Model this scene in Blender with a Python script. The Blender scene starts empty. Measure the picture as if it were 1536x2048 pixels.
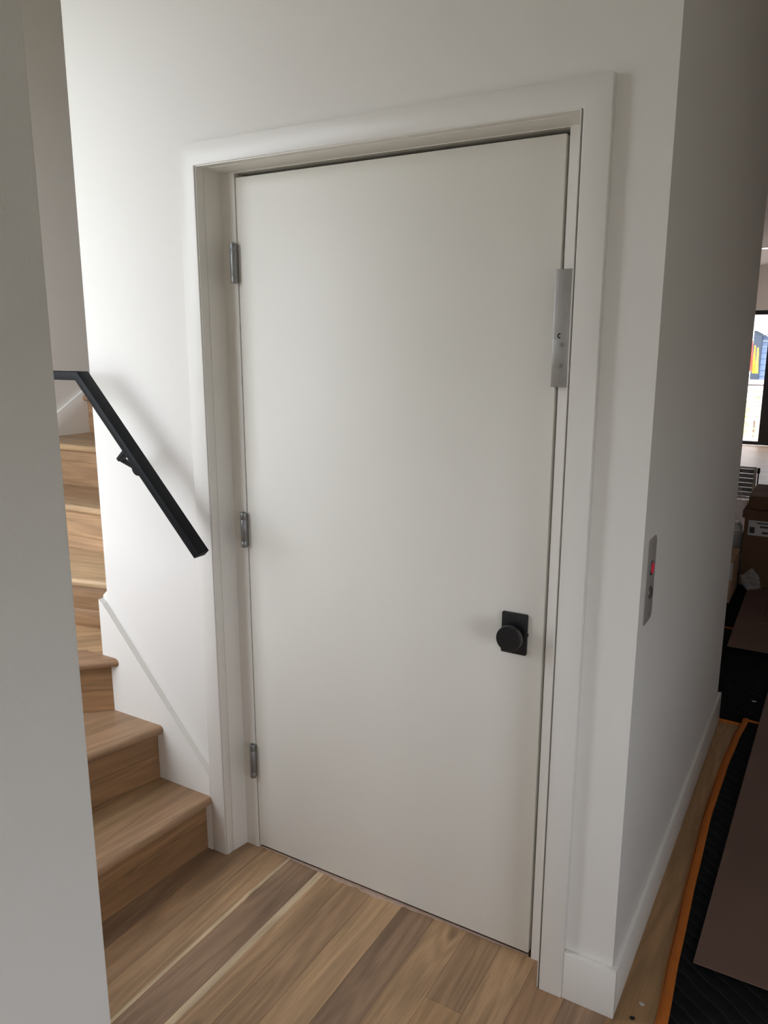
import bpy, bmesh, math, random
from mathutils import Vector, Matrix
random.seed(7)
S = bpy.context.scene
COL = S.collection
PI = math.pi

# ------------------------------------------------------------------ camera
cam = bpy.data.cameras.new('camera'); camo = bpy.data.objects.new('camera', cam); COL.objects.link(camo)
yaw, pit, rol = math.radians(30.4266), math.radians(12.3013), math.radians(0.0526)
fw = Vector((-math.sin(yaw)*math.cos(pit), math.cos(yaw)*math.cos(pit), -math.sin(pit)))
rt = Vector((math.cos(yaw), math.sin(yaw), 0)); up = rt.cross(fw)
r2 = math.cos(rol)*rt + math.sin(rol)*up; u2 = -math.sin(rol)*rt + math.cos(rol)*up
camo.matrix_world = Matrix(((r2.x, u2.x, -fw.x, 1.4788), (r2.y, u2.y, -fw.y, -1.6398), (r2.z, u2.z, -fw.z, 1.5995), (0, 0, 0, 1)))
cam.sensor_fit = 'VERTICAL'; cam.sensor_height = 36.0; cam.lens = 36.0*1560.1/2048
cam.clip_start = 0.02; cam.clip_end = 200
S.camera = camo

# ------------------------------------------------------------------ world, light, exposure
W = bpy.data.worlds.new('sky'); S.world = W; W.use_nodes = True
bg = W.node_tree.nodes['Background']
bg.inputs[0].default_value = (0.875, 0.935, 1.02, 1); bg.inputs[1].default_value = 7.9
S.view_settings.view_transform = 'Standard'; S.view_settings.look = 'None'
S.view_settings.gamma = 1; S.view_settings.exposure = 0.0; S.view_settings.use_curve_mapping = False
S.cycles.max_bounces = 12; S.cycles.diffuse_bounces = 8; S.cycles.transparent_max_bounces = 12
S.cycles.sample_clamp_indirect = 6

def portal(name, loc, rot, sx, sy):
    l = bpy.data.lights.new(name, 'AREA'); l.shape = 'RECTANGLE'; l.size = sx; l.size_y = sy
    l.cycles.is_portal = True
    o = bpy.data.objects.new(name, l); o.location = loc; o.rotation_euler = rot; COL.objects.link(o)
    return o
# daylight enters through the window openings; the portals only help sampling it
WX0, WX1, WZ0, WZ1 = -1.80, -0.55, 0.85, 2.80          # stair window in the outer stair wall
portal('stair_window_portal', ((WX0+WX1)/2, -1.19, (WZ0+WZ1)/2), (PI/2, 0, 0), WX1-WX0, WZ1-WZ0)
portal('rear_fill_portal', (1.8, -3.98, 1.45), (PI/2, 0, 0), 1.0, 1.1)
portal('hall_fill_portal', (2.82, -1.3, 1.05), (PI/2, 0, PI/2), 1.0, .9)
portal('glass_door_portal', (1.0, 12.19, 1.05), (-PI/2, 0, 0), 2.4, 2.05)

# ------------------------------------------------------------------ helpers
def obj(name, verts, faces, mat=None, parent=None, loc=(0, 0, 0), smooth=False, bevel=0, seg=2):
    me = bpy.data.meshes.new(name); me.from_pydata([tuple(v) for v in verts], [], faces); me.update()
    bm = bmesh.new(); bm.from_mesh(me); bmesh.ops.recalc_face_normals(bm, faces=bm.faces)
    if bevel:
        bmesh.ops.bevel(bm, geom=[e for e in bm.edges if len(e.link_faces) == 2 and e.calc_face_angle(0) > 0.6], offset=bevel, segments=seg, affect='EDGES', profile=0.5)
    bm.to_mesh(me); bm.free()
    if smooth or bevel:
        for p in me.polygons: p.use_smooth = True
        if bevel or smooth == 'auto':
            me.set_sharp_from_angle(angle=math.radians(40))
    if mat: me.materials.append(mat)
    o = bpy.data.objects.new(name, me); COL.objects.link(o); o.location = loc
    if parent: o.parent = parent
    return o

class MB:
    def __init__(s): s.v = []; s.f = []
    def add(s, v, f):
        n = len(s.v); s.v += [Vector(p) for p in v]; s.f += [tuple(i+n for i in q) for q in f]; return s
    def box(s, x0, x1, y0, y1, z0, z1):
        return s.add([(x0,y0,z0),(x1,y0,z0),(x1,y1,z0),(x0,y1,z0),(x0,y0,z1),(x1,y0,z1),(x1,y1,z1),(x0,y1,z1)],
              [(0,3,2,1),(4,5,6,7),(0,1,5,4),(1,2,6,5),(2,3,7,6),(3,0,4,7)])
    def prism(s, poly, a, b, axis='z'):
        # poly: 2-d outline; a..b along axis. axis z: (x,y); axis y: (x,z); axis x: (y,z)
        def P(p, h):
            return {'z': (p[0], p[1], h), 'y': (p[0], h, p[1]), 'x': (h, p[0], p[1])}[axis]
        n = len(poly); v = [P(p, a) for p in poly]+[P(p, b) for p in poly]
        return s.add(v, [tuple(range(n))[::-1], tuple(range(n, 2*n))]+[(i, (i+1) % n, n+(i+1) % n, n+i) for i in range(n)])
    def lathe(s, prof, c, axis='y', n=32):
        # prof: list of (r, h) along the axis; closed at both ends
        def P(r, h, t):
            a, b = r*math.cos(t), r*math.sin(t)
            return {'y': (c[0]+a, c[1]+h, c[2]+b), 'z': (c[0]+a, c[1]+b, c[2]+h), 'x': (c[0]+h, c[1]+a, c[2]+b)}[axis]
        v = []; f = []
        for r, h in prof: v += [P(r, h, 2*PI*k/n) for k in range(n)]
        for i in range(len(prof)-1):
            for k in range(n): f.append((i*n+k, i*n+(k+1) % n, (i+1)*n+(k+1) % n, (i+1)*n+k))
        f.append(tuple(range(n))[::-1]); f.append(tuple(range((len(prof)-1)*n, len(prof)*n)))
        return s.add(v, f)
    def bar(s, a, b, w, h, upv=(0, 0, 1)):
        # rectangular bar from a to b, w across (side), h along up
        a, b = Vector(a), Vector(b); d = (b-a).normalized(); sd = d.cross(Vector(upv)).normalized(); u = sd.cross(d)
        v = [p+sd*x*w/2+u*y*h/2 for p in (a, b) for x, y in ((-1,-1),(1,-1),(1,1),(-1,1))]
        return s.add(v, [(3,2,1,0),(4,5,6,7),(0,1,5,4),(1,2,6,5),(2,3,7,6),(3,0,4,7)])
    def build(s, name, mat=None, parent=None, **k):
        return obj(name, s.v, s.f, mat, parent, **k)

def tag(o, label, cat, group=None, kind=None):
    o['label'] = label; o['category'] = cat
    if group: o['group'] = group
    if kind: o['kind'] = kind
    return o
def struct(o, label, cat): return tag(o, label, cat, kind='structure')
def empty(name, loc, label, cat, group=None, kind=None, rz=0):
    o = bpy.data.objects.new(name, None); o.location = loc; o.rotation_euler = (0, 0, rz); o.empty_display_size = .05
    COL.objects.link(o); return tag(o, label, cat, group, kind)
def reparent(child, parent):
    bpy.context.view_layer.update()
    child.parent = parent; child.matrix_parent_inverse = Matrix.Translation(-Vector(parent.location))
    return child
def rrect(x0, x1, z0, z1, r, n=5):
    p = []
    for cx, cz, a in ((x1-r, z1-r, 0), (x0+r, z1-r, 90), (x0+r, z0+r, 180), (x1-r, z0+r, 270)):
        for k in range(n+1):
            t = math.radians(a+90*k/n); p.append((cx+r*math.cos(t), cz+r*math.sin(t)))
    return p

# ------------------------------------------------------------------ materials
class NT:
    def __init__(s, name):
        s.m = bpy.data.materials.new(name); s.m.use_nodes = True; s.t = s.m.node_tree
        s.b = s.t.nodes['Principled BSDF']; s.out = s.t.nodes['Material Output']
    def n(s, t, **k):
        x = s.t.nodes.new(t)
        for a, b in k.items():
            if a.startswith('i_'):
                key = a[2:]; x.inputs[int(key) if key.isdigit() else key].default_value = b
            else: setattr(x, a, b)
        return x
    def l(s, a, b): s.t.links.new(a, b)
def plain(name, c, rough=.5, metal=0, bump=0, bscale=200, spec=.5, var=0, vscale=3):
    t = NT(name); t.b.inputs['Base Color'].default_value = (*c, 1); t.b.inputs['Roughness'].default_value = rough
    t.b.inputs['Metallic'].default_value = metal; t.b.inputs['Specular IOR Level'].default_value = spec
    tc = t.n('ShaderNodeTexCoord')
    if var:
        nz = t.n('ShaderNodeTexNoise', i_Scale=vscale, i_Detail=4.0); t.l(tc.outputs['Object'], nz.inputs['Vector'])
        mr = t.n('ShaderNodeMapRange'); mr.inputs[3].default_value = 1-var; mr.inputs[4].default_value = 1+var
        t.l(nz.outputs[0], mr.inputs[0])
        mx = t.n('ShaderNodeMix', data_type='RGBA', blend_type='MULTIPLY'); mx.inputs[0].default_value = 1
        mx.inputs[6].default_value = (*c, 1); t.l(mr.outputs[0], mx.inputs[7]); t.l(mx.outputs[2], t.b.inputs['Base Color'])
    if bump:
        nz = t.n('ShaderNodeTexNoise', i_Scale=bscale, i_Detail=3.0); t.l(tc.outputs['Object'], nz.inputs['Vector'])
        bp = t.n('ShaderNodeBump', i_Strength=bump, i_Distance=.002); t.l(nz.outputs[0], bp.inputs['Height']); t.l(bp.outputs[0], t.b.inputs['Normal'])
    return t.m
def wood(name, axis='y', rough=.42):
    """oiled oak: the board's own tone comes from the object colour; grain runs along the given object axis;
    the custom properties sap_lo / sap_hi mark a pale sapwood band across the board."""
    t = NT(name); tc = t.n('ShaderNodeTexCoord'); oi = t.n('ShaderNodeObjectInfo')
    off = t.n('ShaderNodeVectorMath', operation='SCALE'); off.inputs[0].default_value = (7.3, 3.1, 5.7)
    mu = t.n('ShaderNodeMath', operation='MULTIPLY', i_1=40.0); t.l(oi.outputs['Random'], mu.inputs[0]); t.l(mu.outputs[0], off.inputs['Scale'])
    ad = t.n('ShaderNodeVectorMath', operation='ADD'); t.l(tc.outputs['Object'], ad.inputs[0]); t.l(off.outputs[0], ad.inputs[1])
    def mapped(a, b):
        mp = t.n('ShaderNodeMapping'); sc = [b, b, b]; sc['xyz'.index(axis)] = a; mp.inputs['Scale'].default_value = sc
        t.l(ad.outputs[0], mp.inputs[0]); return mp
    m1 = mapped(1.3, 11); n1 = t.n('ShaderNodeTexNoise', i_Scale=1.0, i_Detail=5.0, i_Roughness=.6, i_Distortion=.6); t.l(m1.outputs[0], n1.inputs['Vector'])
    m2 = mapped(6, 190); n2 = t.n('ShaderNodeTexNoise', i_Scale=1.0, i_Detail=4.0, i_Roughness=.65); t.l(m2.outputs[0], n2.inputs['Vector'])
    # cathedral figure: rings cut lengthwise
    m3 = mapped(.9, 9); n3 = t.n('ShaderNodeTexNoise', i_Scale=1.0, i_Detail=2.0, i_Distortion=.3); t.l(m3.outputs[0], n3.inputs['Vector'])
    k = t.n('ShaderNodeMath', operation='MULTIPLY', i_1=58.0); t.l(n3.outputs[0], k.inputs[0])
    sn = t.n('ShaderNodeMath', operation='SINE'); t.l(k.outputs[0], sn.inputs[0])
    def rng(src, a, b, lo, hi):
        r = t.n('ShaderNodeMapRange'); 
        for i, v in zip((1, 2, 3, 4), (a, b, lo, hi)): r.inputs[i].default_value = v
        t.l(src, r.inputs[0]); return r.outputs[0]
    f1 = rng(n1.outputs[0], .3, .7, .76, 1.24); f2 = rng(n2.outputs[0], .32, .68, .86, 1.11); f3 = rng(sn.outputs[0], -1, 1, .88, 1.08)
    p1 = t.n('ShaderNodeMath', operation='MULTIPLY'); t.l(f1, p1.inputs[0]); t.l(f2, p1.inputs[1])
    p2 = t.n('ShaderNodeMath', operation='MULTIPLY'); t.l(p1.outputs[0], p2.inputs[0]); t.l(f3, p2.inputs[1])
    # sapwood band
    sx = t.n('ShaderNodeSeparateXYZ'); t.l(tc.outputs['Object'], sx.inputs[0])
    wob = rng(n1.outputs[0], .3, .7, -.006, .006)
    xs = t.n('ShaderNodeMath', operation='ADD'); t.l(sx.outputs[0], xs.inputs[0]); t.l(wob, xs.inputs[1])
    lo = t.n('ShaderNodeAttribute', attribute_type='OBJECT', attribute_name='sap_lo'); hi = t.n('ShaderNodeAttribute', attribute_type='OBJECT', attribute_name='sap_hi')
    g1 = t.n('ShaderNodeMath', operation='SUBTRACT'); t.l(xs.outputs[0], g1.inputs[0]); t.l(lo.outputs['Fac'], g1.inputs[1])
    g2 = t.n('ShaderNodeMath', operation='SUBTRACT'); t.l(hi.outputs['Fac'], g2.inputs[0]); t.l(xs.outputs[0], g2.inputs[1])
    mn = t.n('ShaderNodeMath', operation='MINIMUM'); t.l(g1.outputs[0], mn.inputs[0]); t.l(g2.outputs[0], mn.inputs[1])
    sap = rng(mn.outputs[0], 0, .0025, 0, 1)
    base = t.n('ShaderNodeMix', data_type='RGBA'); t.l(sap, base.inputs[0]); t.l(oi.outputs['Color'], base.inputs[6]); base.inputs[7].default_value = (.64, .50, .33, 1)
    mx = t.n('ShaderNodeMix', data_type='RGBA', blend_type='MULTIPLY'); mx.inputs[0].default_value = 1
    t.l(base.outputs[2], mx.inputs[6]); t.l(p2.outputs[0], mx.inputs[7])
    # knots
    vm = mapped(2.2, 4.5); vo = t.n('ShaderNodeTexVoronoi', i_Scale=1.0); t.l(vm.outputs[0], vo.inputs['Vector'])
    kn = rng(vo.outputs['Distance'], .02, .085, .42, 1.0)
    mk = t.n('ShaderNodeMix', data_type='RGBA', blend_type='MULTIPLY'); mk.inputs[0].default_value = 1
    t.l(mx.outputs[2], mk.inputs[6]); t.l(kn, mk.inputs[7]); t.l(mk.outputs[2], t.b.inputs['Base Color'])
    t.b.inputs['Roughness'].default_value = rough; t.b.inputs['Specular IOR Level'].default_value = .35
    bp = t.n('ShaderNodeBump', i_Strength=.12, i_Distance=.001); t.l(n2.outputs[0], bp.inputs['Height']); t.l(bp.outputs[0], t.b.inputs['Normal'])
    return t.m
def glass(name):
    t = NT(name); t.t.nodes.remove(t.b)
    tr = t.n('ShaderNodeBsdfTransparent'); gl = t.n('ShaderNodeBsdfGlossy', i_Roughness=.02); mx = t.n('ShaderNodeMixShader')
    mx.inputs[0].default_value = .06; t.l(tr.outputs[0], mx.inputs[1]); t.l(gl.outputs[0], mx.inputs[2]); t.l(mx.outputs[0], t.out.inputs[0])
    return t.m
def quilt(name):
    t = NT(name); t.b.inputs['Roughness'].default_value = .85; t.b.inputs['Specular IOR Level'].default_value = .15
    tc = t.n('ShaderNodeTexCoord'); mp = t.n('ShaderNodeMapping'); mp.inputs['Rotation'].default_value = (0, 0, 2.25); t.l(tc.outputs['Object'], mp.inputs[0])
    w = t.n('ShaderNodeTexWave', i_Scale=8.0, i_Distortion=2.5, i_Detail=2.0); t.l(mp.outputs[0], w.inputs['Vector'])
    n = t.n('ShaderNodeTexNoise', i_Scale=300.0, i_Detail=3.0); t.l(tc.outputs['Object'], n.inputs['Vector'])
    cr = t.n('ShaderNodeValToRGB'); cr.color_ramp.elements[0].position = 0; cr.color_ramp.elements[0].color = (.022, .024, .024, 1)
    cr.color_ramp.elements[1].position = .05; cr.color_ramp.elements[1].color = (.008, .0085, .009, 1); t.l(w.outputs[0], cr.inputs[0]); t.l(cr.outputs[0], t.b.inputs['Base Color'])
    a = t.n('ShaderNodeMath', operation='MULTIPLY_ADD', i_1=.25); t.l(n.outputs[0], a.inputs[0]); t.l(w.outputs[0], a.inputs[2])
    bp = t.n('ShaderNodeBump', i_Strength=.5, i_Distance=.006); t.l(a.outputs[0], bp.inputs['Height']); t.l(bp.outputs[0], t.b.inputs['Normal'])
    return t.m

M_WALL = plain('wall_paint', (.80, .772, .732), .62, bump=.12, bscale=260, spec=.3)
M_TRIM = plain('trim_paint', (.82, .794, .75), .33, bump=.05, bscale=60, spec=.45)
M_DOOR = plain('door_paint', (.80, .774, .71), .45, bump=.10, bscale=420, spec=.4)
M_CEIL = plain('ceiling_paint', (.8, .79, .77), .8)
M_WOODY = wood('oak_along_y', 'y', .40)
M_WOODX = wood('oak_along_x', 'x', .40)
M_BLACK = plain('black_powder_coat', (.0055, .0065, .0085), .55, spec=.2, bump=.1, bscale=500)
M_KNOB = plain('matte_black_metal', (.006, .0065, .008), .38, metal=0)
M_STEEL = plain('brushed_steel', (.40, .39, .375), .36, metal=.8, bump=.15, bscale=150, var=.12, vscale=25)
M_PLATE = plain('call_plate_steel', (.42, .39, .37), .5, metal=.35)
M_HINGE = plain('satin_nickel', (.30, .305, .31), .42, metal=.85, var=.1, vscale=40)
M_SCREW = plain('screw_metal', (.26, .25, .22), .45, metal=.9)
M_DARK = plain('dark_void', (.02, .018, .015), .9)
M_FILL = plain('raw_floor_edge', (.58, .42, .33), .8, bump=.4, bscale=90, var=.35, vscale=45)
M_GLASS = glass('window_glass')
M_FRAME = plain('black_window_frame', (.012, .011, .012), .45)
M_RED = NT('red_lens'); M_RED.b.inputs['Base Color'].default_value = (.45, .015, .03, 1); M_RED.b.inputs['Roughness'].default_value = .25
M_RED.b.inputs['Emission Color'].default_value = (.8, .02, .06, 1); M_RED.b.inputs['Emission Strength'].default_value = .25; M_RED = M_RED.m
M_QUILT = quilt('black_quilted_cloth')
M_ORANGE = plain('orange_binding', (.50, .135, .012), .8, bump=.4, bscale=220, var=.15, vscale=30)
M_BOARD = plain('brown_hardboard', (.175, .105, .080), .55, bump=.08, bscale=300, var=.16, vscale=4)
M_CARD = plain('cardboard', (.15, .078, .038), .8, bump=.06, bscale=150, var=.08, vscale=5)
M_CARDL = plain('tan_cardboard', (.46, .31, .19), .8, var=.08, vscale=6)
M_LABEL = plain('paper_label', (.55, .53, .52), .7)
M_INK = plain('printed_ink', (.05, .05, .05), .7)
M_WHITEP = plain('white_plastic', (.80, .79, .78), .4)
M_GREYP = plain('grey_louvre', (.30, .32, .33), .5, metal=.3)
M_CLEAR = NT('clear_plastic_film'); M_CLEAR.b.inputs['Base Color'].default_value = (.85, .86, .86, 1); M_CLEAR.b.inputs['Roughness'].default_value = .18
M_CLEAR.b.inputs['Alpha'].default_value = .22; M_CLEAR = M_CLEAR.m

# ------------------------------------------------------------------ room shell
SX = -0.558      # end of the door wall at the stairs
HX = 1.143       # hall-side face of the shaft wall
HY = 1.748       # far end of that wall
H = 2.76
# floor base and planks
fl = MB().box(-.45, 2.8, -4.0, 12.1, -.06, -.014).box(-2.0, -.45, -1.05, 3.2, -.06, -.014).build('floor', M_WOODX)
fl.color = (.30, .19, .115, 1); fl['sap_lo'] = 9.0; fl['sap_hi'] = 9.0
struct(fl, 'oak plank floor of the landing and hall', 'floor')
T = {'tan': (.465, .298, .168), 'grey': (.350, .226, .145), 'mid': (.405, .258, .150), 'lt': (.500, .326, .184), 'dk': (.320, .205, .130), 'or': (.500, .312, .165), 'br': (.370, .226, .130), 'hall': (.375, .222, .108)}
planks = [ # x0, x1, tone, [joints (y)], sap band local
 (-.50, -.40, 'mid', []), (-.40, -.295, 'tan', []), (-.295, -.19, 'br', []),
 (-.19, -.083, 'dk', []), (-.083, .020, 'mid', [-.95]), (.020, .122, 'tan', [-1.6], (.082, .092)), (.122, .230, 'grey', [-1.2]), (.230, .330, 'tan', [-1.9], (-.052, -.024)),
 (.330, .424, 'mid', [-1.1]), (.424, .530, 'lt', [-1.5]), (.530, .632, 'dk', [-.9]), (.632, .735, 'tan', [-2.1]),
 (.735, .835, 'mid', [-.167], None, 'or'), (.835, .933, 'tan', [-1.3]), (.933, 1.036, 'br', [-.8]), (1.036, 1.139, 'dk', [-.45]),
 (1.139, 1.243, 'hall', [.9, -.6]), (1.243, 1.346, 'hall', [-1.0]), (1.346, 1.45, 'mid', [-.4]), (1.45, 1.553, 'br', [-1.2]), (1.553, 1.656, 'tan', []), (1.656, 1.76, 'mid', [])]
for pk in planks:
    x0, x1, tone, js = pk[:4]; sap = pk[4] if len(pk) > 4 else None; t2 = pk[5] if len(pk) > 5 else None
    ytop = 2.05 if x0 > 1.1 else (.092 + random.uniform(-.006, .004) if x1 > -.06 and x0 < .97 else .018)
    ys = [ytop]+sorted(js, reverse=True)+[-2.3]
    for i in range(len(ys)-1):
        w = x1-x0; L = ys[i]-ys[i+1]
        o = MB().box(-w/2+.00015, w/2-.00015, -L/2+.0002, L/2-.0002, -.014, 0).build('plank', M_WOODY, fl, loc=((x0+x1)/2, (ys[i]+ys[i+1])/2, 0), bevel=.0005, seg=1)
        c = T[t2 if (t2 and i) else tone]; k = random.uniform(.96, 1.04)
        o.color = (c[0]*k, c[1]*k, c[2]*k, 1)
        o['sap_lo'] = float(sap[0]) if sap else 9.0; o['sap_hi'] = float(sap[1]) if sap else 9.0
        if sap and tone == 'tan' and sap[0] > 0: o['sap_lo'] = .036; o['sap_hi'] = .050

# door wall with its opening (x -0.062..0.966, z < 2.047), shaft sides
wb = MB().box(SX, -.066, .02, .14, 0, 4.6).box(.970, HX, .02, .14, 0, H).box(-.066, .970, .02, .14, 2.0506, H).box(-.062, HX, .02, .14, H, 4.6)
struct(wb.build('wall_back', M_WALL), 'white painted wall around the door', 'wall')
struct(MB().box(1.02, HX, .14, HY, 0, H).box(-.44, 1.02, HY-.12, HY, 0, H).build('wall_right', M_WALL), 'white hall wall carrying the steel call plate', 'wall')
struct(MB().box(SX, -.44, .14, 3.2, 0, 4.6).build('wall_core', M_WALL), 'white side wall of the shaft beside the upper stairs', 'wall')
struct(MB().box(-.06, .966, .145, .17, -.05, 2.2).build('shaft_shade', M_DARK), 'near-black sheet painted as shade of the shaft behind the door', 'wall')  # near-black colour puts the shade of the shaft behind the door gaps
# foreground left wall, outer stair wall with window, end wall, stair rear wall
LX = .70
struct(MB().box(LX-.14, LX, -4.0, -1.053, -.06, H).build('wall_left', M_WALL, bevel=.004), 'near left wall whose edge hides part of the stairs', 'wall')
ow = MB().box(-2.0, WX0, -1.20, -1.05, -.06, 4.6).box(WX1, LX-.14, -1.20, -1.05, -.06, 4.6).box(WX0, WX1, -1.20, -1.05, -.06, WZ0).box(WX0, WX1, -1.20, -1.05, WZ1, 4.6)
struct(ow.build('wall_front', M_WALL), 'outer wall of the stairs with the stair window', 'wall')
struct(MB().box(-2.0, -1.86, -1.05, 3.2, -.06, 4.6).build('wall_end', M_WALL), 'pale end wall at the turn of the stairs', 'wall')
struct(MB().box(-2.0, -.44, 3.2, 3.34, -.06, 4.6).build('wall_stair', M_WALL), 'rear wall of the upper stairs', 'wall')
# hall walls
rw = MB().box(2.8, 2.94, -4.0, -1.8, -.06, H).box(2.8, 2.94, -.8, 12.1, -.06, H).box(2.8, 2.94, -1.8, -.8, -.06, .6).box(2.8, 2.94, -1.8, -.8, 1.5, H)
struct(rw.build('wall_hall', M_WALL), 'right wall of the hall', 'wall')
rb = MB().box(LX-.14, 1.3, -4.14, -4.0, -.06, H).box(2.3, 2.94, -4.14, -4.0, -.06, H).box(1.3, 2.3, -4.14, -4.0, -.06, .9).box(1.3, 2.3, -4.14, -4.0, 2.0, H)
struct(rb.build('wall_rear', M_WALL), 'wall behind the viewpoint with an added fill-light opening', 'wall')
struct(MB().box(-.58, -.44, 3.2, 12.1, -.06, H).build('wall_far_left', M_WALL), 'left wall of the far room', 'wall')
DX0, DX1, DZ = -.20, 2.20, 2.085
fw_ = MB().box(-.58, DX0, 12.1, 12.28, -.06, H).box(DX1, 2.94, 12.1, 12.28, -.06, H).box(DX0, DX1, 12.1, 12.28, DZ, H)
struct(fw_.build('wall_far', M_WALL), 'far wall above the glass door', 'wall')
cl = MB().box(-.44, 2.94, HY, 12.28, H, H+.2).box(HX, 2.94, -.0, HY, H, H+.2).box(LX-.14, 2.94, -4.14, 0, H, H+.2).box(-.15, LX-.14, -1.05, .02, H, H+.2)
struct(cl.build('ceiling', M_CEIL), 'white ceiling of the hall', 'ceiling')
struct(MB().box(-2.0, .7, -1.2, 3.34, 4.6, 4.7).box(-.15, -.03, -1.05, .02, H+.2, 4.6).build('ceiling_stair', M_CEIL), 'high ceiling over the stairs', 'ceiling')

# stair window, plus rear and hall windows added for fill light
def window(name, x0, x1, y0, y1, z0, z1, label, rz=0):
    yc = (y0+y1)/2; r = empty(name, ((x0+x1)/2, yc, z0), label, 'window', kind='structure', rz=rz)
    L = Vector(r.location); f = MB()
    for a in ((x0, x0+.05, z0, z1), (x1-.05, x1, z0, z1), (x0+.05, x1-.05, z0, z0+.05), (x0+.05, x1-.05, z1-.05, z1)):
        f.box(a[0]-L.x, a[1]-L.x, -.03, .03, a[2]-L.z, a[3]-L.z)
    f.build('window_frame', M_FRAME, r)
    MB().box(x0+.05-L.x, x1-.05-L.x, -.004, .004, .05, z1-z0-.05).build('pane', M_GLASS, r)
window('window_1', WX0, WX1, -1.20, -1.10, WZ0, WZ1, 'stair window in the outer stair wall')
window('fill_window_rear', 1.3, 2.3, -4.14, -4.0, .9, 2.0, 'added fill-light window behind the viewpoint')
window('fill_window_hall', 2.37, 3.37, -1.37, -1.23, .6, 1.5, 'added fill-light window in the right hall wall', PI/2)

# ------------------------------------------------------------------ door surround
YD = .0863
HI, HO = 2.0511, 2.109
CIL, COL_, CIR, COR = -.0664, -.1226, .9703, 1.0277
cas = [(COL_, 0), (COL_, HO), (COR, HO), (COR, 0), (CIR, 0), (CIR, HI), (CIL, HI), (CIL, 0)]
def surround(outer, inner, ho, hi, y0, y1):
    m = MB()
    m.box(outer[0], inner[0], y0, y1, 0, ho); m.box(inner[1], outer[1], y0, y1, 0, ho); m.box(inner[0], inner[1], y0, y1, hi, ho); return m
def prism_surround(name, outer, inner, ho, hi, y0, y1, mat, taper=0, **k):
    poly = [(outer[0], 0), (outer[0], ho), (outer[1], ho), (outer[1], 0), (inner[1], 0), (inner[1], hi), (inner[0], hi), (inner[0], 0)]
    n = 8; v = [(p[0], y0, p[1]) for p in poly]+[(p[0], y1, p[1]) for p in poly]
    if taper:
        for i, (dx, dz) in zip((4, 5, 6, 7), ((-1, 0), (-1, -1), (1, -1), (1, 0))): v[n+i] = (v[n+i][0]+dx*taper, y1, v[n+i][2]+dz*taper*.5)
    f = []
    for a, b in ((0, n),):
        quads = [(0, 1, 6, 7), (1, 2, 5, 6), (2, 3, 4, 5)]
        f += [q for q in quads]+[tuple(i+n for i in q[::-1]) for q in quads]
    f += [(i, (i+1) % n, n+(i+1) % n, n+i) for i in range(n)]
    return obj(name, v, f, mat, **k)
struct(prism_surround('trim_1', (COL_, COR), (CIL, CIR), HO, HI, 0, .02, M_TRIM, bevel=.0025), 'flat white casing around the door', 'door casing')
jb = prism_surround('trim_2', (-.062, .966), (-.0652, .9640), 2.0509, 2.0500, .003, .032, M_TRIM, bevel=.0018)
struct(jb, 'white jamb lining inside the door casing', 'door jamb')
j2 = prism_surround('jamb_stop', (-.0657, .9697), (-.0618, .9625), 2.0505, 2.0484, .032, YD+.001, M_TRIM, taper=.0105); j2.parent = jb
j3 = prism_surround('frame_strip', (-.065, .969), (-.0035, .9185), 2.0502, 2.0415, YD, .144, M_TRIM); j3.parent = jb

# ------------------------------------------------------------------ door leaf, hinges, knob
leaf = MB().box(0, .9105, 0, .045, 0, 2.0185).build('door_1', M_DOOR, loc=(0, YD+.0008, .0115), bevel=.0015)
struct(leaf, 'flush off-white painted elevator door with a black knob', 'door')
def on_leaf(o): o.location = -Vector(leaf.location); o.parent = leaf; return o
for z0, z1 in ((1.757, 1.862), (1.006, 1.110), (.253, .366)):
    h = z1-z0; c = (-.008, YD-.0085, z0); R = .0098
    kn = MB().lathe([(R*.9, 0), (R, .002), (R, .017), (R*.93, .018), (R*.93, .019), (R, .020), (R, h-.022), (R*.93, h-.021), (R*.93, h-.020), (R, h-.019), (R, h-.002), (R*.9, h)], c, 'z', 20)
    hb = on_leaf(kn.build('hinge', M_HINGE, smooth='auto'))
    lf = MB().box(-.004, .0012, YD-.0065, YD+.02, z0+.004, z1-.004).build('hinge_leaf', M_HINGE); lf.parent = hb
    MB().lathe([(.003, 0), (.0035, .001), (.0035, .0035), (.002, .0045)], (c[0], c[1], z1-.001), 'z', 12).build('hinge_pin', M_HINGE, hb, smooth='auto')
kb = on_leaf(MB().prism(rrect(.806, .872, .848, .953, .004), YD-.0075, YD+.002, 'y').build('knob_rosette', M_KNOB, bevel=.0015))
kc = (.8445, 0, .9045)
kk = MB().lathe([(.030, .026), (.0312, .0272), (.0316, .029), (.0316, .041), (.0305, .0425), (.0125, .045), (.0125, .079)], kc, 'y', 48).build('door_knob', M_KNOB, smooth='auto'); on_leaf(kk)
# small thumb-turn bump at the rosette's edge
on_leaf(MB().lathe([(.005, YD-.005), (.007, YD-.003), (.007, YD+.001)], (.8672, 0, .9005), 'y', 16).build('latch_button', M_KNOB, smooth='auto'))

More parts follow.
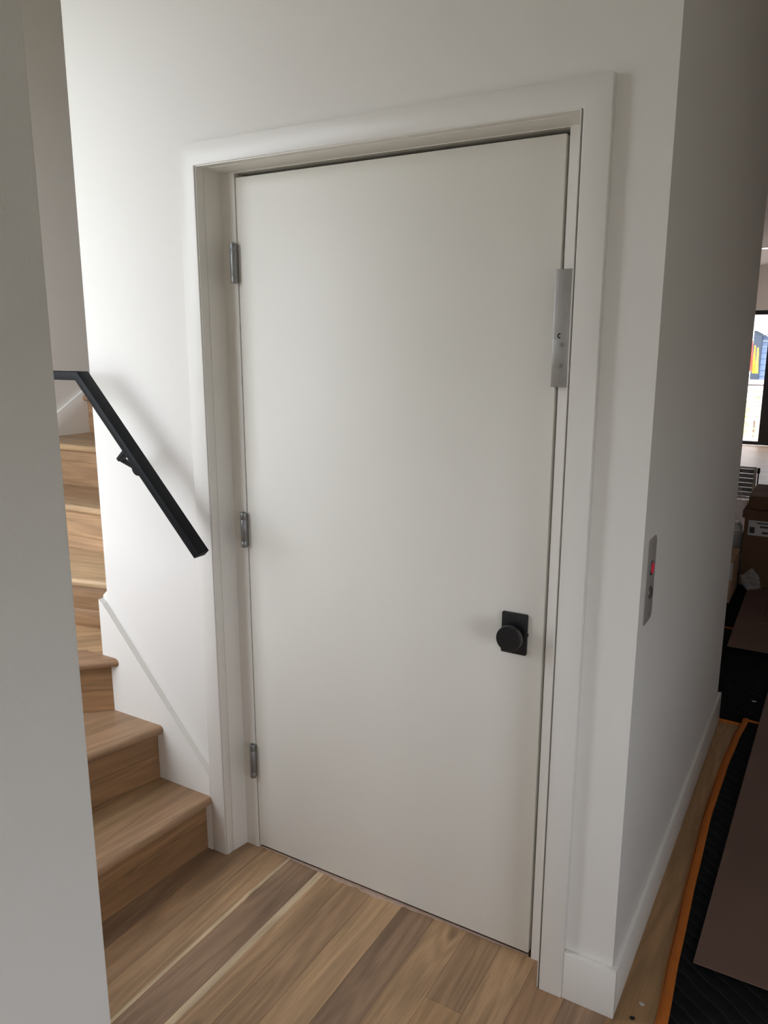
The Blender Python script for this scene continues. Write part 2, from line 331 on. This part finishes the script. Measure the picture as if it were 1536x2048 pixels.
# interlock box on the jamb
lb = MB().prism([(.904, YD-.003), (.9075, .066), (.958, .066), (.958, YD+.002), (.904, YD+.002)], 1.5015, 1.7535, 'z').build('door_interlock', M_STEEL, bevel=.0012)
tag(lb, 'brushed steel interlock box on the right jamb above the black knob', 'door lock')
MB().box(.909, .956, .0645, .067, 1.5425, 1.606).build('cover_plate', M_STEEL, lb, bevel=.0006)
for z in (1.5935, 1.5485):
    MB().lathe([(.0035, -.0012), (.0042, -.0005), (.0042, .001)], (.929, .0645, z), 'y', 16).build('screw', M_SCREW, lb)
cm = []
for k in range(9):
    a = math.radians(75+210*k/8)
    for r in (.0032, .0058): cm.append((.9235+r*math.cos(a), 1.613+r*math.sin(a)))
cv = [(p[0], .0654, p[1]) for p in cm]+[(p[0], .0664, p[1]) for p in cm]
cf = []
for k in range(8):
    a = 2*k; cf += [(a, a+1, a+3, a+2), (18+a, 18+a+2, 18+a+3, 18+a+1), (a, a+2, 18+a+2, 18+a), (a+1, 18+a+1, 18+a+3, a+3)]
cf += [(0, 18, 19, 1), (16, 17, 35, 34)]
obj('key_slot', cv, cf, M_DARK, lb)

# ------------------------------------------------------------------ call plate on the hall wall
cp = MB().prism(rrect(.064, .150, .9795, 1.1765, .016, 8), HX-.001, HX+.0022, 'x').build('call_plate', M_PLATE, bevel=.0006)
tag(cp, 'small brushed steel call plate with a red light on the hall wall', 'call plate')
MB().lathe([(.0165, -.001), (.0165, .003), (.0145, .0042)], (HX+.001, .108, 1.107), 'x', 28).build('light_bezel', M_SCREW, cp, smooth='auto')
lens = MB().lathe([(.0138, .0), (.0138, .0030), (.011, .0042), (.004, .0048)], (HX+.0018, .108, 1.107), 'x', 28).build('indicator_light', M_RED, cp, smooth='auto')
lens['label'] = 'red indicator light'
kb2 = MB().lathe([(.0145, 0), (.0145, .004), (.0125, .0055), (.009, .0055)], (HX+.001, .108, 1.050), 'x', 28).build('call_button', M_SCREW, cp, smooth='auto')
MB().box(HX+.006, HX+.0068, .1068, .1092, 1.0425, 1.0575).build('key_slot', M_DARK, kb2)
for z in (1.158, .998):
    MB().lathe([(.0035, 0), (.0030, .0016)], (HX+.002, .107, z), 'x', 12).build('screw', M_SCREW, cp)

# ------------------------------------------------------------------ baseboards and stair skirts
struct(MB().box(COR, HX+.013, .003, .02, 0, .131).build('baseboard_front', M_TRIM, bevel=.0022), 'short white baseboard right of the door casing', 'baseboard')
struct(MB().box(HX, HX+.013, .0205, HY+.028, 0, .131).box(.95, HX, HY, HY+.028, 0, .131).build('baseboard_hall', M_TRIM, bevel=.0022), 'white baseboard along the hall wall', 'baseboard')
# ------------------------------------------------------------------ staircase
RISE = .191
OX, OY = -1.855, -1.045            # outer walls of the stairs
def seg(k):
    """nosing lines (inner end, outer end) seen from above"""
    return {1: ((-.116, 0), (-.181, OY)), 2: ((-.314, 0), (-.552, OY)), 3: ((-.503, 0), (-1.553, OY)),
            4: ((-.579, .178), (OX, -.109)), 5: ((-.579, .386), (OX, .372)), 6: ((-.579, .700), (OX, .640)), 7: ((-.579, 1.06), (OX, 1.012)),
            8: ((-.579, 1.37), (OX, 1.31)), 9: ((-.579, 1.64), (OX, 1.58))}[k]
def offs(line, d):
    """shift a nosing line uphill by d (its inner/outer ends slide along their walls)"""
    (a, b) = line; v = Vector((b[0]-a[0], b[1]-a[1])); n = Vector((v.y, -v.x)).normalized()*1.0
    # uphill is to the left of outward direction for this clockwise turn
    if n.dot(Vector((-1, .6))) < 0: n = -n
    A = Vector(a)+n*d; B = Vector(b)+n*d; D = (B-A)
    def ext(P, other, w):
        # slide the end back onto the wall it belongs to
        if w == 'y0': t = (0-P.y)/D.y if abs(D.y) > 1e-6 else 0
        elif w == 'x0': t = (-.579-P.x)/D.x
        elif w == 'oy': t = (OY-P.y)/D.y
        else: t = (OX-P.x)/D.x
        return P+D*t
    return ext(A, B, 'y0' if abs(a[1]) < 1e-6 else 'x0'), ext(B, A, 'oy' if abs(b[1]-OY) < 1e-6 else 'ox')
st = empty('staircase', (-.14, -.4, 0), 'oak winder staircase turning behind the door wall', 'staircase')
SL = Vector(st.location)
WT = {1: [(.365, .225, .130), (.37, .235, .128)], 2: [(.37, .228, .132), (.33, .205, .118)], 3: [(.33, .198, .118), (.47, .305, .17)],  # daylight on the treads at the turn is put into paler tones
      4: [(.52, .36, .21), (.52, .37, .22)], 5: [(.46, .31, .18), (.38, .245, .14)], 6: [(.40, .265, .145), (.36, .235, .13)], 7: [(.36, .22, .13)]*2, 8: [(.36, .22, .13)]*2}
def ground(p): return Vector((p[0], p[1]))
def slab(name, poly, z0, z1, mat, parent, col, org, rz, bevel=0, seg=2):
    """prism given in world xy, stored in a local frame turned by rz so the grain can run along local x"""
    c, s = math.cos(-rz), math.sin(-rz)
    pl = [((p[0]-org[0])*c-(p[1]-org[1])*s, (p[0]-org[0])*s+(p[1]-org[1])*c) for p in poly]
    m = MB().prism(pl, z0-org[2], z1-org[2], 'z')
    o = m.build(name, mat, None, bevel=bevel, seg=seg); o.color = (*col, 1); o['sap_lo'] = 9.0; o['sap_hi'] = 9.0
    o.parent = st if parent is None else parent
    if parent is None: o.location = Vector(org)-SL; o.rotation_euler = (0, 0, rz)
    return o
for k in range(1, 8):
    z = RISE*k; L0 = seg(k); L1 = seg(k+1)
    n0, n1 = Vector(L0[0]), Vector(L0[1]); r0, r1 = offs(L1, .045)
    v = n1-n0; rz = math.atan2(v.y, v.x); org = (n0.x, n0.y, z)
    # tread outline, walking round inner and outer corners of the stairwell
    inner = [r0]; outer = [r1]
    if k == 3: inner = [Vector((-.579, r0.y)), Vector((-.579, 0))]
    if k == 3: outer = [Vector((OX, OY)), Vector((OX, r1.y))]
    def cut(a, b): # boards: the tread split along lines parallel to the nosing
        return None
    # front board of ~0.125 depth with rounded nosing, back board the rest
    d = .112 if k != 1 else .125
    f0, f1 = offs(L0, d)
    col = WT[k]
    q = .013; prof = [(0+q*(1-math.cos(a)), z-q+q*math.sin(a)) for a in [PI/2*i/5 for i in range(6)]]
    low = [(q*(1-math.sin(a)), z-.030+q*(1-math.cos(a))) for a in [PI/2*i/5 for i in range(6)]]
    prof = prof+[(d, z), (d, z-.030)]+low
    c_, s_ = math.cos(-rz), math.sin(-rz); vv = []
    for A, B in ((n0, f0), (n1, f1)):
        for dd, zz in prof:
            p = A+(B-A)*(dd/d)-Vector((n0.x, n0.y)); vv.append((p.x*c_-p.y*s_, p.x*s_+p.y*c_, zz-z))
    m_ = len(prof); ff = [tuple(range(m_)), tuple(range(m_, 2*m_))[::-1]]+[(i, m_+i, m_+(i+1) % m_, (i+1) % m_) for i in range(m_)]
    t = obj('tread', vv, ff, M_WOODX, st, loc=Vector(org)-SL, smooth='auto'); t.rotation_euler = (0, 0, rz)
    t.color = (*col[0], 1); t['sap_lo'] = 9.0; t['sap_hi'] = 9.0
    back = [f0, f1]+outer+inner
    if k == 3: back = [f0, f1]+[Vector((OX, OY)), Vector((OX, r1.y)), Vector((-.579, r0.y)), Vector((-.579, 0))] if f0.x > -.579 else [f0, f1, Vector((OX, OY)), Vector((OX, r1.y)), r0, Vector((-.579, 0))]
    ob = slab('tread_board', [tuple(p) for p in back], z-.029, z-.00005, M_WOODX, t, col[1], org, rz)
    # riser below the nosing, in two boards
    a0, a1 = offs(L0, .026); b0, b1 = offs(L0, .040); zb = RISE*(k-1)
    def rboard(nm, za, zc, par, cc):
        return slab(nm, [tuple(a0), tuple(a1), tuple(b1), tuple(b0)], za, zc, M_WOODX, par, cc, org, rz, bevel=.0006, seg=1)
    sp = {1: .10, 2: .085, 3: .075, 4: .07, 5: .055, 6: .11, 7: .1}[k]
    rc = [(.345, .196, .098), (.315, .180, .090)] if k in (1, 2, 3) else ([(.33, .20, .108), (.35, .215, .118)] if k != 5 else [(.46, .295, .172), (.44, .28, .16)])
    r = rboard('riser', zb, zb+sp, None, rc[0]); rboard('riser_board', zb+sp+.0006, z-.0295, r, rc[1])

# skirt on the door wall, following the steps below and a straight raked edge above
sk = [(-.1226, 0), (-.1226, .2590), (-.5605, .7560), (-.5780, .7680), (-.5780, .552), (-.55, .552), (-.55, .36), (-.35, .36), (-.35, .165), (-.15, .165), (-.15, 0)]
skm = MB().prism(sk, .0, .02, 'y').build('trim_3', M_TRIM)
struct(skm, 'raked white skirt board beside the lower stairs', 'skirt board')
# return of the skirt on the shaft's side wall
rp = [(.0202, .53), (.0202, .777), (.045, .792), (.10, .85), (1.5, 1.92), (1.5, 1.4)]
rt_ = MB().prism(rp, -.578, SX, 'x').build('skirt_return', M_TRIM, skm)
# skirt on the end wall
ep = [(-1.05, .57), (-1.05, .80), (.5, 1.02), (.861, 1.262), (1.066, 1.386), (3.1, 2.60), (3.1, 1.9), (1.1, 1.05), (.45, .75), (-.1, .57)]
struct(MB().prism(ep, -1.86, -1.843, 'x').build('trim_4', M_TRIM, bevel=.002), 'white skirt board rising on the end wall of the stairs', 'skirt board')

# ------------------------------------------------------------------ handrail
yf, yb = -.095, -.053
hr_top = [(-.86, 1.5115), (-.474, 1.5135), (-.0255, 1.0235)]
def hr_poly(t):
    # flat bar: offset outline below the top line
    d = Vector((hr_top[2][0]-hr_top[1][0], hr_top[2][1]-hr_top[1][1])).normalized(); n = Vector((d.y, -d.x))
    if n.y > 0: n = -n
    e = Vector(hr_top[2])+n*t
    zb = hr_top[1][1]-t
    # mitre: intersection of z = zb with sloped lower line
    p = Vector(hr_top[1])+n*t; q = (zb-p.y)/d.y; m = p+d*q
    return [hr_top[0], hr_top[1], hr_top[2], tuple(e), tuple(m), (hr_top[0][0], hr_top[0][1]-t)]
hr = MB().prism(hr_poly(.0255), yf, yb, 'y').build('handrail', M_BLACK, bevel=.0022)
tag(hr, 'black flat-bar handrail on the wall above the lower stairs', 'handrail')
# bracket: saddle under the rail, post square to the rail, arm back to the wall, round rose
dv = Vector((hr_top[2][0]-hr_top[1][0], 0, hr_top[2][1]-hr_top[1][1])).normalized(); dn = Vector((dv.z, 0, -dv.x)); dn = dn if dn.z < 0 else -dn
yc = (yf+yb)/2
bc = Vector((-.287, yc, 0)); bc.z = hr_top[1][1]+(bc.x-hr_top[1][0])*dv.z/dv.x; bu = bc+dn*.0255
br = MB(); br.bar(bu-dv*.004+dn*.003, bu+dv*.042+dn*.003, .026, .007, dn)
e = bu+dn*.046
br.bar(bu+dn*.002, e, .024, .012, dv)
rose = Vector((-.372, .02, e.z-.040))
br.bar(e-dn*.004, rose+Vector((0, -.004, 0)), .014, .012, dv)
b = br.build('rail_bracket', M_BLACK, hr, bevel=.0015)
MB().lathe([(.024, 0), (.024, -.004), (.021, -.006)], tuple(rose), 'y', 28).build('bracket_rose', M_BLACK, b, smooth='auto')

# ragged raw edge of the floor at the door
fv = []; ff = []
nN = 46
for i in range(nN+1):
    x = -.04+.95*i/nN
    wv = .003+.017*max(0, math.sin(PI*(i/nN-.18)/.62) if .18 < i/nN < .8 else 0)*random.uniform(.4, 1)
    fv += [(x, .096, .0006), (x, .0935-wv, .0012), (x, .0925-wv, -.012), (x, .096, -.012)]
for i in range(nN):
    a = 4*i
    for q in range(4): ff.append((a+q, a+(q+1) % 4, a+4+(q+1) % 4, a+4+q))
ff += [(0, 3, 2, 1), (4*nN, 4*nN+1, 4*nN+2, 4*nN+3)]
obj('raw_edge', fv, ff, M_FILL, fl)

# ------------------------------------------------------------------ floor protection in the hall
def cloth(name, left, right, y0, y1, z, label, seed, bl=True, bfar=True, bnear=False, bw=.027, lift=None, rf=None):
    """quilted moving blanket: gently rumpled sheet with an orange binding along its edges"""
    rnd = random.Random(seed); NY = 60; NX = 26; ph = [rnd.uniform(0, 6) for _ in range(4)]
    def zz(x, y): return (z if lift is None else z+.024*min(1, max(0, (y-1.55)/.2)))+.006+.0022*math.sin(9*y+ph[0]+3*x)+.0018*math.sin(17*x+ph[1]-5*y)+.0012*math.sin(31*y+ph[2])
    V = []; F = []
    for j in range(NY+1):
        y = y0+(y1-y0)*j/NY; xa = left(y)
        for i in range(NX+1):
            u = (i/NX)**1.6; x = xa+((rf(y) if rf else right)-xa)*u
            yy = y if not callable(bfar) else y
            V.append((x, yy, zz(x, y)))
    n = len(V); V += [(p[0], p[1], p[2]-.005) for p in V]
    w = NX+1
    for j in range(NY):
        for i in range(NX):
            a = j*w+i; F.append((a, a+1, a+w+1, a+w)); F.append((n+a, n+a+w, n+a+w+1, n+a+1))
    rim = [i for i in range(w)]+[j*w+NX for j in range(1, NY+1)]+[NY*w+i for i in range(NX-1, -1, -1)]+[j*w for j in range(NY-1, 0, -1)]
    for a, b in zip(rim, rim[1:]+rim[:1]): F.append((a, n+a, n+b, b))
    o = obj(name, V, F, M_QUILT, smooth='auto'); tag(o, label, 'blanket')
    def strip(pts, inw, name='binding'):
        # folded tape wrapping the edge: rounded profile
        v = []; f = []; m = 7
        for p, q in zip(pts, inw):
            p = Vector(p); q = Vector(q)
            for k in range(m):
                t = k/(m-1); h = math.sin(PI*min(1, t*1.0))*.0
                pos = p*(1-t)+q*t
                prof = (-.004, .003, .0058, .0066, .0064, .0055, .0035)[k]
                v.append((pos.x-(.0015 if k == 0 else 0), pos.y, zz(pos.x, pos.y)+prof-.0012 if k else z))
        for a in range(len(pts)-1):
            for k in range(m-1): f.append((a*m+k, a*m+k+1, (a+1)*m+k+1, (a+1)*m+k))
        for a in range(len(pts)-1): f.append((a*m, (a+1)*m, (a+1)*m+m-1, a*m+m-1))
        f.append(tuple(range(m))); f.append(tuple((len(pts)-1)*m+k for k in range(m))[::-1])
        return obj(name, v, f, M_ORANGE, o, smooth='auto')
    ys = [y0+(y1-y0)*j/NY for j in range(NY+1)]
    if bl: strip([(left(y)-.002, y, 0) for y in ys], [(left(y)-.002+bw, y, 0) for y in ys])
    xs = [left(y1)+(right-left(y1))*i/20 for i in range(21)]
    if bfar: strip([(x, y1+.002, 0) for x in xs], [(x, y1+.002-bw, 0) for x in xs])
    ri = rf(y0) if rf else right; xs = [left(y0)+(ri-left(y0))*i/20 for i in range(21)]
    if bnear: strip([(x, y0-.002, 0) for x in xs], [(x, y0-.002+bw, 0) for x in xs])
    return o
def interp(tab):
    def f(y):
        if y <= tab[0][0]: return tab[0][1]
        for (a, xa), (b, xb) in zip(tab, tab[1:]):
            if y <= b:
                t = (y-a)/(b-a); t = t*t*(3-2*t)*.5+t*.5; return xa+(xb-xa)*t
        return tab[-1][1]
    return f
e1 = interp([(-1.2, 1.33), (-.4, 1.275), (.03, 1.250), (.30, 1.235), (.64, 1.222), (1.0, 1.212), (1.37, 1.216), (1.62, 1.228), (1.83, 1.246)])
cloth('moving_blanket', e1, 2.5, -1.2, 1.826, .001, 'near black moving blanket with a long orange edge beside the hall baseboard', 3)
cloth('moving_blanket', lambda y: .55, 2.5, 1.765, 2.985, .0, 'middle black moving blanket lying past the end of the hall wall', 5, bl=False, bfar=True, bnear=True, bw=.022, rf=lambda y: 1.241 if y < 1.836 else 2.5)
cloth('moving_blanket', lambda y: .55, 2.5, 3.0, 4.6, .0, 'far black moving blanket running under the cardboard boxes', 6, bl=False, bfar=False)
def sheet(x0, x1, y0, y1, z, label, skew=0.0):
    m = MB().prism([(x0, y0), (x1, y0+skew*0), (x1, y1), (x0+skew, y1)], z, z+.004, 'z')
    return tag(m.build('hardboard_sheet', M_BOARD, bevel=.0008, seg=1), label, 'protective sheet', 'floor protection sheets')
sheet(1.295, 2.45, .268, 2.30, .0165, 'nearest brown hardboard sheet lying on the black blanket', .02)
sheet(1.075, 2.4, 2.66, 3.86, .0155, 'farther brown hardboard sheet lying before the dark cardboard box', -.02)
sheet(1.185, 2.0, 3.13, 3.72, .0200, 'small brown hardboard sheet on top of the farther sheet', 0)
# litter
def chip(loc, r, mat, label):
    rnd = random.Random(label); p = []
    for k in range(7):
        a = 2*PI*k/7; q = r*rnd.uniform(.5, 1.2); p.append((q*math.cos(a), q*.6*math.sin(a)))
    tag(MB().prism(p, 0, .0025, 'z').build('debris_chip', mat, loc=loc), label, 'debris')
chip((1.206, .085, .0002), .007, M_LABEL, 'pale paint chip on the floor by the orange blanket edge')
chip((1.195, .03, .0002), .009, M_DARK, 'small dark speck on the floor near the baseboard corner')
chip((1.268, 2.03, .0088), .010, M_LABEL, 'pale chip on the middle black blanket')

# ------------------------------------------------------------------ boxes and things at the end of the hall
bx = empty('cardboard_box', (1.30, 4.15, .0125), 'large dark brown cardboard box with a white shipping label', 'box')
MB().box(-.31, .31, -.26, .26, 0, .46).build('box_body', M_CARD, bx, bevel=.003)
MB().box(-.325, .325, -.275, .275, .4605, .51).build('box_lid', M_CARD, bx, bevel=.004)
lab = MB().box(-.285, -.02, -.2625, -.2603, .345, .445).build('shipping_label', M_LABEL, bx)
for (a, b_, c, d) in ((-.275, -.245, .36, .40), (-.20, -.165, .36, .375), (-.215, -.15, .40, .412), (-.09, -.04, .36, .43), (-.235, -.17, .425, .433)):
    MB().box(a, b_, -.2636, -.2625, c, d).build('printed_mark', M_INK, lab)
b2 = empty('cardboard_box', (1.33, 4.17, .524), 'shallow dark cardboard box on top of the labelled box', 'box')
MB().box(-.33, .31, -.26, .26, 0, .085).build('box_body', M_CARD, b2, bevel=.008)
for s in (-1, 1): MB().box(-.33, .31, -.26 if s < 0 else .004, -.004 if s < 0 else .26, .0855, .0895).build('flap', M_CARD, b2)
b3 = empty('cardboard_box', (.82, 3.62, .0125), 'tan cardboard box partly hidden by the hall wall', 'box')
MB().box(-.17, .17, -.19, .19, 0, .26).build('box_body', M_CARDL, b3, bevel=.003)
for s in (-1, 1): MB().box(-.17, .17, -.19 if s < 0 else .003, -.003 if s < 0 else .19, .2605, .264).build('flap', M_CARDL, b3)
MB().box(.135, .172, -.1925, -.190, .15, .26).build('tape', M_LABEL, b3)
bk = empty('bucket', (.85, 4.18, .0125), 'white-lidded bucket behind the tan cardboard box', 'bucket')
MB().lathe([(.10, 0), (.108, .02), (.122, .27), (.122, .275)], (0, 0, 0), 'z', 32).build('bucket_body', M_WHITEP, bk, smooth='auto')
MB().lathe([(.128, .268), (.130, .272), (.130, .300), (.124, .306), (.118, .302)], (0, 0, 0), 'z', 32).build('bucket_lid', M_WHITEP, bk, smooth='auto')
MB().lathe([(.03, .304), (.032, .306), (.030, .35), (.018, .36), (.018, .372)], (.075, -.02, 0), 'z', 20).build('spout', M_WHITEP, bk, smooth='auto')
def crumple(name, c, sx, sy, sz, seed, mat, label, cat):
    rnd = random.Random(seed); bm = bmesh.new(); bmesh.ops.create_icosphere(bm, subdivisions=3, radius=1)
    ph = [rnd.uniform(0, 6) for _ in range(6)]
    for v in bm.verts:
        p = v.co; k = 1+.22*math.sin(5*p.x+ph[0]+3*p.z)+.18*math.sin(7*p.y+ph[1]-4*p.x)+.14*math.sin(11*p.z+ph[2]+5*p.y)+rnd.uniform(-.07, .07)
        v.co = Vector((p.x*k*sx, p.y*k*sy, max(-.93, p.z*k)*sz))
    me = bpy.data.meshes.new(name); bm.to_mesh(me); bm.free(); me.materials.append(mat)
    o = bpy.data.objects.new(name, me); o.location = c; COL.objects.link(o); tag(o, label, cat); return o
crumple('plastic_bag', (1.075, 3.79, .082), .052, .05, .062, 2, M_CLEAR, 'crumpled clear plastic bag at the foot of the dark box', 'plastic bag')
crumple('plastic_wrap', (.835, 4.62, .27), .09, .10, .27, 4, M_CLEAR, 'tall bundle of clear plastic wrap behind the bucket', 'plastic wrap')
# louvred panel leaning near the glass door
lp = empty('louvre_panel', (.62, 7.2, 0), 'grey louvred panel in a white frame standing on the far floor', 'panel')
for x0, x1, z0, z1 in ((-.02-.1, -.095, 0, .335), (.118, .146, 0, .335)): MB().box(x0, x1, -.012, .012, z0, z1).build('stile', M_WHITEP, lp)
for z0 in (0, .315): MB().box(-.095, .118, -.012, .012, z0, z0+.02).build('rail', M_WHITEP, lp)
for k in range(6):
    z = .025+.0485*k
    MB().prism([(-.011, z), (.008, z+.040), (.011, z+.040), (-.008, z)], -.095, .118, 'x').build('slat', M_GREYP, lp)
sp_ = empty('door_stop', (.782, 7.2, 0), 'small black floor stop beside the louvred panel', 'door stop')
MB().lathe([(.018, 0), (.018, .008), (.007, .012), (.007, .27), (.014, .275), (.014, .325), (.008, .33)], (0, 0, 0), 'z', 16).build('stop_post', M_FRAME, sp_, smooth='auto')
# recessed ceiling light in the far room
rl = empty('recessed_light', (.415, 9.63, H), 'recessed ceiling light in the far room', 'ceiling light')
MB().lathe([(.058, -.010), (.075, -.008), (.078, 0)], (0, 0, 0), 'z', 28).build('trim_ring', M_WHITEP, rl, smooth='auto')
mE = NT('lamp_diffuser'); mE.b.inputs['Emission Color'].default_value = (1, .95, .88, 1); mE.b.inputs['Emission Strength'].default_value = 4
MB().lathe([(.052, -.0125), (.056, -.0105)], (0, 0, 0), 'z', 28).build('diffuser', mE.m, rl, smooth='auto')

# ------------------------------------------------------------------ far glass door
dr = empty('door_2', ((DX0+DX1)/2, 12.17, 0), 'black framed sliding glass door at the end of the hall', 'glass door', kind='structure')
o0 = Vector(dr.location)
def dbox(nm, x0, x1, y0, y1, z0, z1, mat): return MB().box(x0-o0.x, x1-o0.x, y0-o0.y, y1-o0.y, z0, z1).build(nm, mat, dr)
dbox('sill', DX0, DX1, 12.11, 12.23, -.01, .045, M_FRAME); dbox('head', DX0, DX1, 12.12, 12.22, 2.02, DZ, M_FRAME)
dbox('side_frame', DX0, DX0+.05, 12.12, 12.22, .045, 2.02, M_FRAME); dbox('side_frame', DX1-.05, DX1, 12.12, 12.22, .045, 2.02, M_FRAME)
dbox('stile', .335, .56, 12.12, 12.22, .045, 2.02, M_FRAME); dbox('stile', 1.30, 1.40, 12.12, 12.22, .045, 2.02, M_FRAME)
for a, c in ((DX0+.05, .335), (.56, 1.30), (1.40, DX1-.05)): dbox('pane', a, c, 12.165, 12.173, .045, 2.02, M_GLASS)

# ------------------------------------------------------------------ outside
M_UNSEEN_GROUND = plain('unseen_ground', (.30, .30, .24), .9, var=.2)  # ground out of view, added so less light enters from below
struct(MB().box(-40, 40, -40, 12.28, -1.2, -1.05).build('ground_rear', M_UNSEEN_GROUND), 'unseen ground added to cut light from below', 'ground')
M_DECK = plain('pale_paving', (.62, .52, .48), .8, var=.1, vscale=2)
M_DECKB = plain('deck_board', (.60, .50, .44), .8, var=.1, vscale=6)
M_CABLE = plain('rail_cable', (.10, .09, .09), .5, metal=.5)
M_BLUE = plain('blue_siding', (.17, .24, .38), .7)
M_HW = plain('house_white', (.85, .84, .82), .7)
M_ROOF = plain('grey_shingle', (.42, .38, .37), .85, var=.15, vscale=8)
M_DPOST = plain('slate_blue_post', (.030, .045, .07), .6)
gd = MB().box(-40, 40, 12.28, 70, -1.2, -1.0).build('ground', M_DECK); struct(gd, 'pale paving outside the glass door', 'ground')
dk = empty('balcony_deck', (.6, 13.0, -.12), 'pale board balcony outside the glass door', 'deck')
for k in range(9): MB().box(-3.0, 3.0, -.68+.15*k, -.53+.15*k-.006, .04, .07).build('deck_board', M_DECKB, dk)
MB().box(-3, 3, -.68, .68, -.9, .038).build('deck_frame', M_DECKB, dk)
rg = empty('cable_railing', (.6, 13.6, -.05), 'thin cable railing along the balcony', 'railing')
MB().box(-3, 3, -.02, .02, .905, .925).build('top_rail', M_CABLE, rg)
for k in range(9): MB().bar((-3, 0, .10+.088*k), (3, 0, .10+.088*k), .007, .007).build('cable', M_CABLE, rg)
for x in (-2.4, -1.2, .02+.6, 1.8): MB().box(x-.02, x+.02, -.02, .02, 0, .905).build('post', M_CABLE, rg)
hs = empty('neighbour_house', (-.5, 22.0, -1.0), 'blue clapboard house with a white eave seen through the glass door', 'house')
for k in range(22): MB().prism([(.30, .155*k), (.02, .155*k), (.30-.26, .155*k+.152), (.30, .155*k+.152)], -.22, 4.2, 'x').build('clapboard', M_BLUE, hs)
MB().box(-5, -.42, .0, .3, 0, 3.2).build('white_wall', M_HW, hs)
MB().box(-.33, -.12, -.16, .06, 0, 2.90).build('porch_post', M_DPOST, hs)
MB().bar((-1.4, -.2, 3.66), (3.2, -.2, .95+.2), .10, .24).build('eave_board', M_HW, hs)
MB().prism([(-1.4, 3.80), (3.3, 1.25), (3.3, 4.6), (-1.4, 6.5)], -.1, 3.0, 'y').build('roof', M_ROOF, hs)
MB().box(.32, .46, -.03, .05, 1.7, 2.75).build('corner_board', M_HW, hs)
fg = empty('flag', (-.50, 21.2, .8), 'red, orange and yellow flag hanging before the blue house', 'flag')
for j, (c0, nm) in enumerate((((.75, .06, .03), 'red'), ((.85, .25, .02), 'orange'), ((.9, .62, .05), 'yellow'))):
    m = plain('flag_'+nm, c0, .8); x0 = -.33+.075*j
    v = []; f = []
    for i in range(9):
        z = .06*(j == 0)+(.78-.06*j)*i/8; bend = .09*math.sin(PI*min(1, i/8)*.9)+.02*math.sin(i)
        for dx in (0, .078):
            for dy in (0, .006): v.append((x0+dx*(1-.55*i/8)+.02+.03*bend, dy+.03*math.sin(i*.9+j), z))
    for i in range(8):
        a = 4*i
        f += [(a, a+2, a+6, a+4), (a+1, a+5, a+7, a+3), (a, a+4, a+5, a+1), (a+2, a+3, a+7, a+6)]
    f += [(0, 1, 3, 2), (32, 34, 35, 33)]
    s_ = obj('flag_stripe', v, f, m, fg, smooth='auto'); s_['label'] = nm+' stripe'
MB().bar((-.36, .02, .9), (.2, .02, 1.02), .02, .02).build('flagpole', M_DPOST, fg)
M_GRS = plain('leaf_green', (.42, .55, .25), .8); M_YEL = plain('yellow_bloom', (.88, .78, .36), .8)
def shrub(loc, r, h, n, mats, label):
    rnd = random.Random(label); root = empty('garden_shrub', loc, label, 'shrub')
    for m, nm in mats:
        q = MB()
        for k in range(n):
            a = rnd.uniform(0, 2*PI); rr = r*math.sqrt(rnd.random()); z = h*(.1+.9*rnd.random()); x, y = rr*math.cos(a), rr*math.sin(a); s = .05*rnd.uniform(.6, 1.4)
            t = rnd.uniform(0, PI); dx, dy = s*math.cos(t), s*math.sin(t)
            q.add([(x-dx, y-dy, z), (x, y, z+s*.7), (x+dx, y+dy, z+s*.2), (x, y, z-s*.5)], [(0, 1, 2, 3)])
        q.build(nm, m, root)['kind'] = 'stuff'
    MB().lathe([(.02, 0), (.015, h*.6)], (0, 0, 0), 'z', 8).build('stem', M_CARD, root)
M_PINK = plain('pale_pink_render', (.74, .62, .57), .8, var=.06)
gw = MB().box(-6, 6, 19.5, 19.7, -1.0, .62).box(-6.05, 6.05, 19.46, 19.74, .62, .70)
tag(gw.build('garden_wall', M_PINK), 'low pale pink garden wall before the blue house', 'wall', kind='structure')
shrub((-.36, 16.0, -1.0), .17, 1.45, 520, ((M_YEL, 'yellow_flowers'),), 'yellow flowering shrub behind the cable railing')
shrub((-.16, 16.8, -1.0), .10, 1.6, 70, ((M_GRS, 'foliage'),), 'slim green shrub behind the cable railing')
